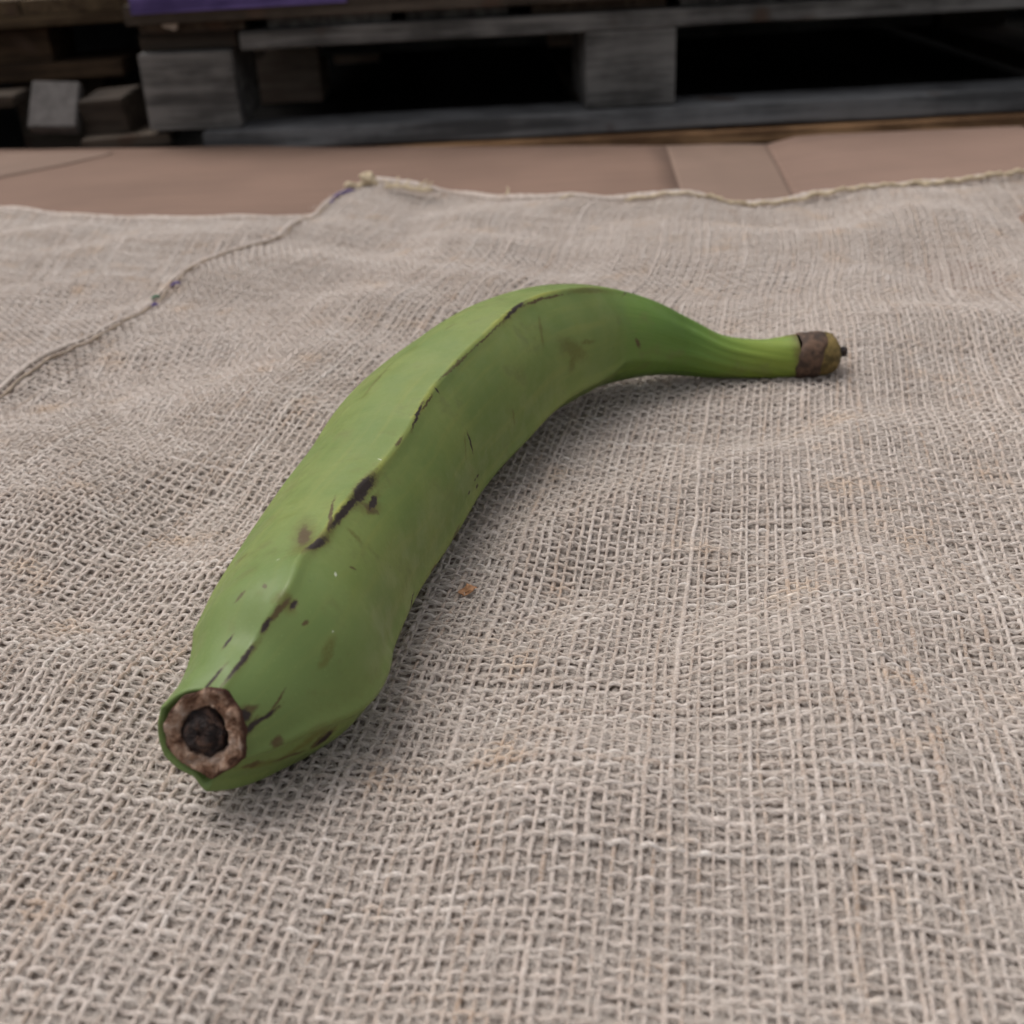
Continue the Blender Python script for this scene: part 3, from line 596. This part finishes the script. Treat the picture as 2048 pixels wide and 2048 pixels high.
def weave(name, P, H, n_w, n_f, parent, rad_w, rad_f, sub, seed, arcn=4, zoff=0.0006):
    r = np.random.default_rng(seed)
    def surf(S, T):
        xy = P(S, T); return np.stack([xy[..., 0], xy[..., 1], H(xy[..., 0], xy[..., 1])+zoff], -1)
    # height and position tables over the cloth, so threads are quick to lay
    gs, gt = 241, 301
    GS, GT = np.meshgrid(np.linspace(0, 1, gs), np.linspace(0, 1, gt), indexing='ij'); TAB = surf(GS, GT)
    def look(S, T):
        x = np.clip(S, 0, 1)*(gs-1); y = np.clip(T, 0, 1)*(gt-1); i = np.minimum(x.astype(int), gs-2); j = np.minimum(y.astype(int), gt-2); f = (x-i)[..., None]; g_ = (y-j)[..., None]
        return TAB[i, j]*(1-f)*(1-g_)+TAB[i+1, j]*f*(1-g_)+TAB[i, j+1]*(1-f)*g_+TAB[i+1, j+1]*f*g_
    made = []
    for kind in ('warp', 'weft'):
        nth, ncr = (n_w, n_f) if kind == 'warp' else (n_f, n_w)
        m = ncr*sub+1; q = np.linspace(0, ncr, m)             # index of the crossing thread
        drift = smooth_noise(nth, m, sub*22, r)*0.16+smooth_noise(nth, m, sub*4, r)*0.075
        drift += np.cumsum(r.normal(0, 0.08, nth))[:, None]*0.35
        own = (np.arange(nth)[:, None]+0.5+drift)/nth; along = np.broadcast_to(q[None]/ncr, own.shape)
        S, T = (own, along) if kind == 'warp' else (along, own)
        Q = look(S, T)
        par = (np.arange(nth) % 2)[:, None]
        amp = (rad_w+rad_f)*(0.34 if kind == 'warp' else 0.48)
        sg = np.cos(math.pi*(q[None]-0.5)+math.pi*par)*(1 if kind == 'warp' else -1)
        Q[..., 2] += amp*sg*(1+0.25*smooth_noise(nth, m, sub*2, r))+smooth_noise(nth, m, sub*3, r)*0.00012
        thick = (rad_w if kind == 'warp' else rad_f)*np.exp(r.normal(0, 0.13, nth))[:, None]*(1+0.16*smooth_noise(nth, m, sub*5, r)+0.10*smooth_noise(nth, m, sub*1, r))
        slub = np.clip(smooth_noise(nth, m, sub*9, r)-1.75, 0, 2); thick = np.clip(thick*(1+slub*0.55), 0.0003, 0.0016)
        tint = np.clip((0.38 if kind == 'warp' else 0.64)+r.normal(0, 0.10, nth)[:, None]+0.15*smooth_noise(nth, m, sub*6, r), 0, 1)
        D = np.gradient(Q, axis=1); D /= np.linalg.norm(D, axis=2)[..., None]+1e-12
        side = np.stack([D[..., 1], -D[..., 0], np.zeros_like(D[..., 0])], -1); side /= np.linalg.norm(side, axis=2)[..., None]+1e-12
        upv = np.cross(side, D)
        ang = np.linspace(R(-28), R(208), arcn)
        V = Q[:, :, None]+thick[..., None, None]*(np.cos(ang)[:, None]*1.08*side[:, :, None]+np.sin(ang)[:, None]*0.74*upv[:, :, None])
        vis_ = visible(Q); lay = visible(Q, 9000, 9000)
        base = (np.arange(nth*m).reshape(nth, m)*arcn)
        a = base[:, :-1, None]+np.arange(arcn-1); ok = (lay[:, :-1] | lay[:, 1:])
        F = np.stack([a, a+1, a+arcn+1, a+arcn], -1)[ok].reshape(-1, 4)
        ln = np.cumsum(np.r_[np.zeros((1,)), np.full(m-1, 3.2/sub)])
        uv = np.stack([np.broadcast_to((ln[None]+np.arange(nth)[:, None]*37.7)[..., None], (nth, m, arcn)), np.broadcast_to(ang/6.283, (nth, m, arcn))], -1).reshape(-1, 2)
        tn = np.broadcast_to(tint[..., None], (nth, m, arcn)).reshape(-1)
        used = np.zeros(nth*m*arcn, bool); used[F.ravel()] = True; remap = np.cumsum(used)-1
        me = np_mesh(kind+'_threads', V.reshape(-1, 3)[used], remap[F], True, uv[used], {'tint': tn[used]})
        o = link(kind+'_threads', me, M['thread'], parent); o['kind'] = 'stuff'
        made.append((Q, D, vis_))
    return made, look
def sheet(name, look, n, m, nw, nf, parent, dz):
    GS, GT = np.meshgrid(np.linspace(0, 1, n), np.linspace(0, 1, m), indexing='ij'); Q = look(GS, GT); Q[..., 2] += dz
    return link(name, np_mesh(name, Q.reshape(-1, 3), grid_faces(n, m)[:, ::-1], True, np.stack([GS*nw, GT*nf], -1).reshape(-1, 2)), M['sheet'], parent)
def fuzz(parent, threads, count, seed, lmax=0.006):          # loose jute fibres standing off the yarn
    r = np.random.default_rng(seed); pts = []
    for Q, D, v in threads:
        c_ = np.argwhere(v); q_, z_ = project(Q[v]); wgt = 1/np.maximum(z_, 0.1)**1.5; wgt /= wgt.sum()
        sel = c_[r.choice(len(c_), count//2, p=wgt)]
        P0 = Q[sel[:, 0], sel[:, 1]]; T0 = D[sel[:, 0], sel[:, 1]]
        az = r.normal(0, 0.9, count//2); L = r.gamma(2.2, lmax/4.5, count//2)+0.001
        side = np.stack([T0[:, 1], -T0[:, 0], np.zeros(len(T0))], -1)
        sgn = r.choice([-1, 1], len(T0))
        d0 = T0*np.cos(az)[:, None]*sgn[:, None]+side*np.sin(az)[:, None]; d0[:, 2] = r.normal(0.12, 0.22, len(T0))
        bend = r.normal(0, 0.7, (len(T0), 1)); d1 = np.stack([-d0[:, 1], d0[:, 0], np.zeros(len(T0))], -1)
        s_ = np.linspace(0, 1, 6)[None, :, None]; Lc = L[:, None, None]
        start = P0+np.array([0, 0, 0.0005])+r.normal(0, 0.00035, P0.shape)
        K = start[:, None]+Lc*(s_*d0[:, None]+0.6*bend[:, None]*s_**2*d1[:, None]); K[..., 2] -= (Lc*s_**2*np.abs(d0[:, None, 2:3])*1.1)[..., 0]
        pts.append(K)
    K = np.concatenate(pts); cv = bpy.data.hair_curves.new('loose_fibres'); cv.add_curves([6]*len(K))
    cv.position_data.foreach_set('vector', np.ascontiguousarray(K.reshape(-1, 3), np.float32).ravel())
    ra = cv.attributes.get('radius') or cv.attributes.new('radius', 'FLOAT', 'POINT')
    ra.data.foreach_set('value', np.tile(np.array([4.2, 5, 5, 4.5, 3.5, 2], np.float32)*1e-5, len(K)))
    o = bpy.data.objects.new('loose_fibres', cv); C.objects.link(o); cv.materials.append(M['fibre']); o.parent = parent; o['kind'] = 'stuff'
    return o
def tube(name, pts, rad_, mat, parent, nseg=8, twist=0.0, jag=0.0):
    pts = np.asarray(pts, float); n = len(pts); D = np.gradient(pts, axis=0); D /= np.linalg.norm(D, axis=1)[:, None]+1e-12
    up_ = np.where(np.abs(D[:, 2:3]) > 0.9, np.array([[1.0, 0, 0]]), np.array([[0, 0, 1.0]])); s_ = np.cross(D, up_); s_ /= np.linalg.norm(s_, axis=1)[:, None]; u_ = np.cross(s_, D)
    a = np.linspace(0, 2*math.pi, nseg, endpoint=False); rr = np.broadcast_to(np.asarray(rad_, float), (n,))
    lob = 1+twist*np.cos(2*(a[None]-np.arange(n)[:, None]*0.55))
    if jag: lob = lob+rng.normal(0, jag, (n, nseg))
    V = pts[:, None]+(rr[:, None]*lob)[..., None]*(np.cos(a)[None, :, None]*s_[:, None]+np.sin(a)[None, :, None]*u_[:, None])
    me = np_mesh(name, V.reshape(-1, 3), grid_faces(n, nseg, True), True, np.stack([np.repeat(np.arange(n)*1.0, nseg), np.tile(a/6.283, n)], -1), {'tint': np.full(n*nseg, 0.45)})
    return link(name, me, mat, parent)

# right sack: the one the plantain lies on
back_px = [(735, 369), (790, 374), (850, 378), (930, 380), (1000, 391), (1100, 396), (1200, 400), (1300, 402), (1400, 401), (1500, 396), (1600, 387), (1700, 378), (1800, 370), (1900, 362), (2048, 350), (2300, 332)]
left_px = [(0, 772), (100, 716), (210, 656), (330, 583), (420, 532), (500, 505), (560, 478), (610, 440), (650, 405), (690, 380), (735, 369)]
BK = edge_curve(back_px, 0.008); LE = edge_curve(left_px, 0.008)
LE = np.concatenate([[[-0.300, 0.035], [-0.285, 0.18], [-0.258, 0.33]], LE])
RE = np.array([BK[-1]+np.array([-0.14, -0.90])*t for t in np.linspace(1, 0, 8)]); NE = np.array([LE[0]*(1-t)+RE[0]*t for t in np.linspace(0, 1, 6)])
LE = resample(LE, 60); BK = resample(BK, 60)
PR = coons(LE, RE, NE, BK)
sack = empty('burlap_sack', (0.05, 0.4, 0), 0, 'beige burlap sack under the plantain, cream cord along its back hem', 'sack', 'burlap sacks spread on the cardboard')
SI = Vector(sack.location)
sack_parts = []
N_W, N_F = 210, 262
made, lookR = weave('right', PR, h_right, N_W, N_F, None, 0.00055, 0.00050, 3, 21)
sheet('lower_layer', lookR, 160, 200, N_W, N_F, None, -0.0013)
fuzz(None, made, 110000, 3)
# left sack, partly under it
bl_px = [(-420, 402), (-200, 405), (0, 413), (90, 421), (180, 428), (300, 431), (420, 436), (520, 436), (600, 431), (700, 424), (800, 419)]
BL = resample(edge_curve(bl_px, 0.004), 40); NL = np.array([[-0.42, 0.30], [-0.10, 0.32]])
NL = resample(NL, 6); PL = coons(resample(np.array([NL[0], BL[0]]), 6), resample(np.array([NL[-1], BL[-1]]), 6), NL, BL)
sack2 = empty('burlap_sack', (-0.3, 0.6, 0), 0, 'second beige burlap sack at the left, tucked under the stitched side of the first', 'sack', 'burlap sacks spread on the cardboard')
n0 = set(C.objects)
made2, lookL = weave('left', PL, h_left, 150, 165, None, 0.00060, 0.00058, 2, 33, arcn=4)
sheet('lower_layer', lookL, 60, 80, 150, 165, None, -0.0013)
fuzz(None, made2, 14000, 4)
# rolled back edge of the left sack
e = lookL(np.linspace(0.02, 0.98, 160), np.full(160, 0.998)); e[:, 2] -= 0.0004
tube('folded_edge', e, 0.0024+0.0004*np.sin(np.arange(160)*0.31), M['thread'], None, 8, 0, 0.05)
left_new = [o for o in C.objects if o not in n0]
for o in left_new: o.parent = sack2; o.location = -Vector(sack2.location)
# hems of the right sack
n1 = set(C.objects)
s_ = np.linspace(0.0, 1.0, 420); e = lookR(s_, np.full(420, 0.9975))
wv = 0.0007*np.sin(s_*61)+0.0006*np.sin(s_*133+1)
eb = e.copy(); eb[:, 2] += 0.0006; eb[:, 1] += 0.001
tube('back_hem', eb, 0.0026+0.0006*np.sin(s_*37)+0.0004*np.sin(s_*90), M['thread'], None, 10, 0.05, 0.05)
def cord(a, b, n, r_, dy, dz, amp):
    q = np.linspace(a, b, n); c_ = lookR(q, np.full(n, 0.9975)); c_[:, 1] += dy+amp*np.sin(np.linspace(0, (b-a)*160, n))+0.5*amp*np.sin(np.linspace(1, (b-a)*300, n)); c_[:, 2] += dz+0.0006*np.sin(np.linspace(0, (b-a)*210, n))
    o = tube('hem_cord', c_, r_*(1+0.18*np.sin(np.linspace(0, (b-a)*500, n))), M['cord'], None, 7, 0.22, 0.04); return o
cord(0.36, 0.47, 60, 0.0008, -0.0064, 0.0030, 0.0008); cord(0.45, 0.60, 90, 0.0011, -0.0066, 0.0032, 0.0010); cord(0.57, 0.72, 90, 0.0012, -0.0064, 0.0034, 0.0011); cord(0.70, 1.0, 160, 0.0013, -0.0062, 0.0036, 0.0011)
t_ = np.linspace(0.0, 1.0, 360); e = lookR(np.full(360, 0.0015), t_); e[:, 2] += 0.0002
tube('side_seam', e, 0.0011+0.0002*np.sin(t_*120)+0.0002*np.sin(t_*47), M['thread'], None, 8, 0.1, 0.06)
M['seam_cord'] = mat_simple('brown_seam_cord', (0.38, 0.30, 0.235), 0.9, 0.3, 700, 0.0006)
e2 = lookR(np.full(360, 0.0085), t_); e2[:, 2] += 0.0009; e2[:, 0] += 0.0006*np.sin(t_*260)
tube('seam_stitch', e2, 0.0007+0.0003*np.sin(t_*340), M['seam_cord'], None, 6, 0.25, 0.05)
def yarn_bit(px, py, L, ang, mat, name='yarn_stitch'):
    p = ground(px, py, 0.0105); q = np.linspace(-0.5, 0.5, 7); d = np.array([math.cos(ang), math.sin(ang), 0])
    P_ = p[None]+q[:, None]*L*d; P_[:, 2] = h_right(P_[:, 0], P_[:, 1])+0.0022+0.0010*np.cos(q*3.1)
    return tube(name, P_, 0.0006, mat, None, 6, 0.1)
for px, py, L, an, mt in ((672, 392, 0.006, 1.0, 'purple_yarn'), (680, 386, 0.006, 0.7, 'purple_yarn'), (690, 383, 0.007, 0.4, 'purple_yarn'), (700, 381, 0.006, 0.3, 'purple_yarn'), (664, 402, 0.005, 1.2, 'purple_yarn'), (352, 575, 0.005, 0.4, 'purple_yarn'), (310, 590, 0.004, 0.5, 'green_yarn'),
                          (308, 602, 0.003, 0.5, 'purple_yarn')):
    yarn_bit(px, py, L, an, M[mt])
# knot and frayed yarn at the back left corner
kc = ground(735, 366, 0.012)
q = np.linspace(0, 1, 60); knot = kc[None]+np.stack([0.0042*np.sin(q*14)+0.004*(q-0.5), 0.0030*np.cos(q*11), 0.0008+0.0042*np.sin(q*9+1)], -1)
tube('corner_knot', knot, 0.0021, M['cord'], None, 8, 0.15, 0.05)
q = np.linspace(0, 1, 20); a_, b_ = ground(690, 375, 0.011), ground(728, 368, 0.012); ln_ = a_[None]*(1-q[:, None])+b_[None]*q[:, None]; ln_[:, 2] += 0.0015*np.sin(q*7)
tube('frayed_cord', ln_, 0.0020, M['cord'], None, 7, 0.2, 0.06)
a_, b_ = ground(770, 374, 0.0125), ground(865, 378, 0.0125); ln_ = a_[None]*(1-q[:, None])+b_[None]*q[:, None]; ln_[:, 2] += 0.001*np.sin(q*6)
tube('frayed_cord', ln_, 0.0013, M['cord'], None, 7, 0.2, 0.06)
for px, py, qx, qy in ((790, 372, 800, 352), (808, 374, 822, 358), (835, 374, 858, 361), (850, 376, 868, 364), (775, 373, 770, 360), (1012, 390, 1018, 374), (1120, 398, 1150, 392), (1250, 402, 1290, 398)):
    a_, b_ = ground(px, py, 0.0125), ground(px, py, 0.0125)+np.array([(qx-px)*0.00036, 0.004, (py-qy)*0.00030]); ln_ = a_[None]*(1-q[:, None])+b_[None]*q[:, None]; ln_[:, 0] += 0.0010*np.sin(q*5); ln_[:, 2] += 0.0008*np.sin(q*4)
    tube('frayed_yarn', ln_, 0.0008*(1-0.5*q), M['cord'], None, 6, 0.2, 0.08)
right_new = [o for o in C.objects if o.parent is None and o.type != 'EMPTY' and (o not in n1 or o.name.split('.')[0] in ('warp_threads', 'weft_threads', 'lower_layer', 'loose_fibres'))]
for o in right_new:
    if o.name.split('.')[0] in ('camera', 'sun', 'ground', 'light_blocking_wall', 'plank'): continue
    o.parent = sack; o.location = -SI

# ------------------------------------------------------------------ small flake of wood on the cloth
def flake(px, py, L, W, rz, label):
    p = ground(px, py, 0.010); bm = bmesh.new(); bmesh.ops.create_icosphere(bm, subdivisions=2, radius=0.5)
    for v in bm.verts:
        k_ = 1-0.55*abs(v.co.x); v.co = Vector((v.co.x*L, v.co.y*W*k_*2*(0.8+0.4*math.sin(v.co.x*13)), v.co.z*0.0008+0.0006*math.sin(v.co.x*9)))
    me = bpy.data.meshes.new('wood_flake'); bm.to_mesh(me); bm.free(); o = link('wood_flake', me, M['flake'])
    o.location = (p[0], p[1], float(h_right(np.array(p[0]), np.array(p[1])))+0.0021); o.rotation_euler = (R(6), R(-8), rz); tag(o, label, 'wood flake'); return o
flake(935, 1178, 0.0062, 0.0022, R(25), 'small orange wood flake on the burlap right of the plantain')
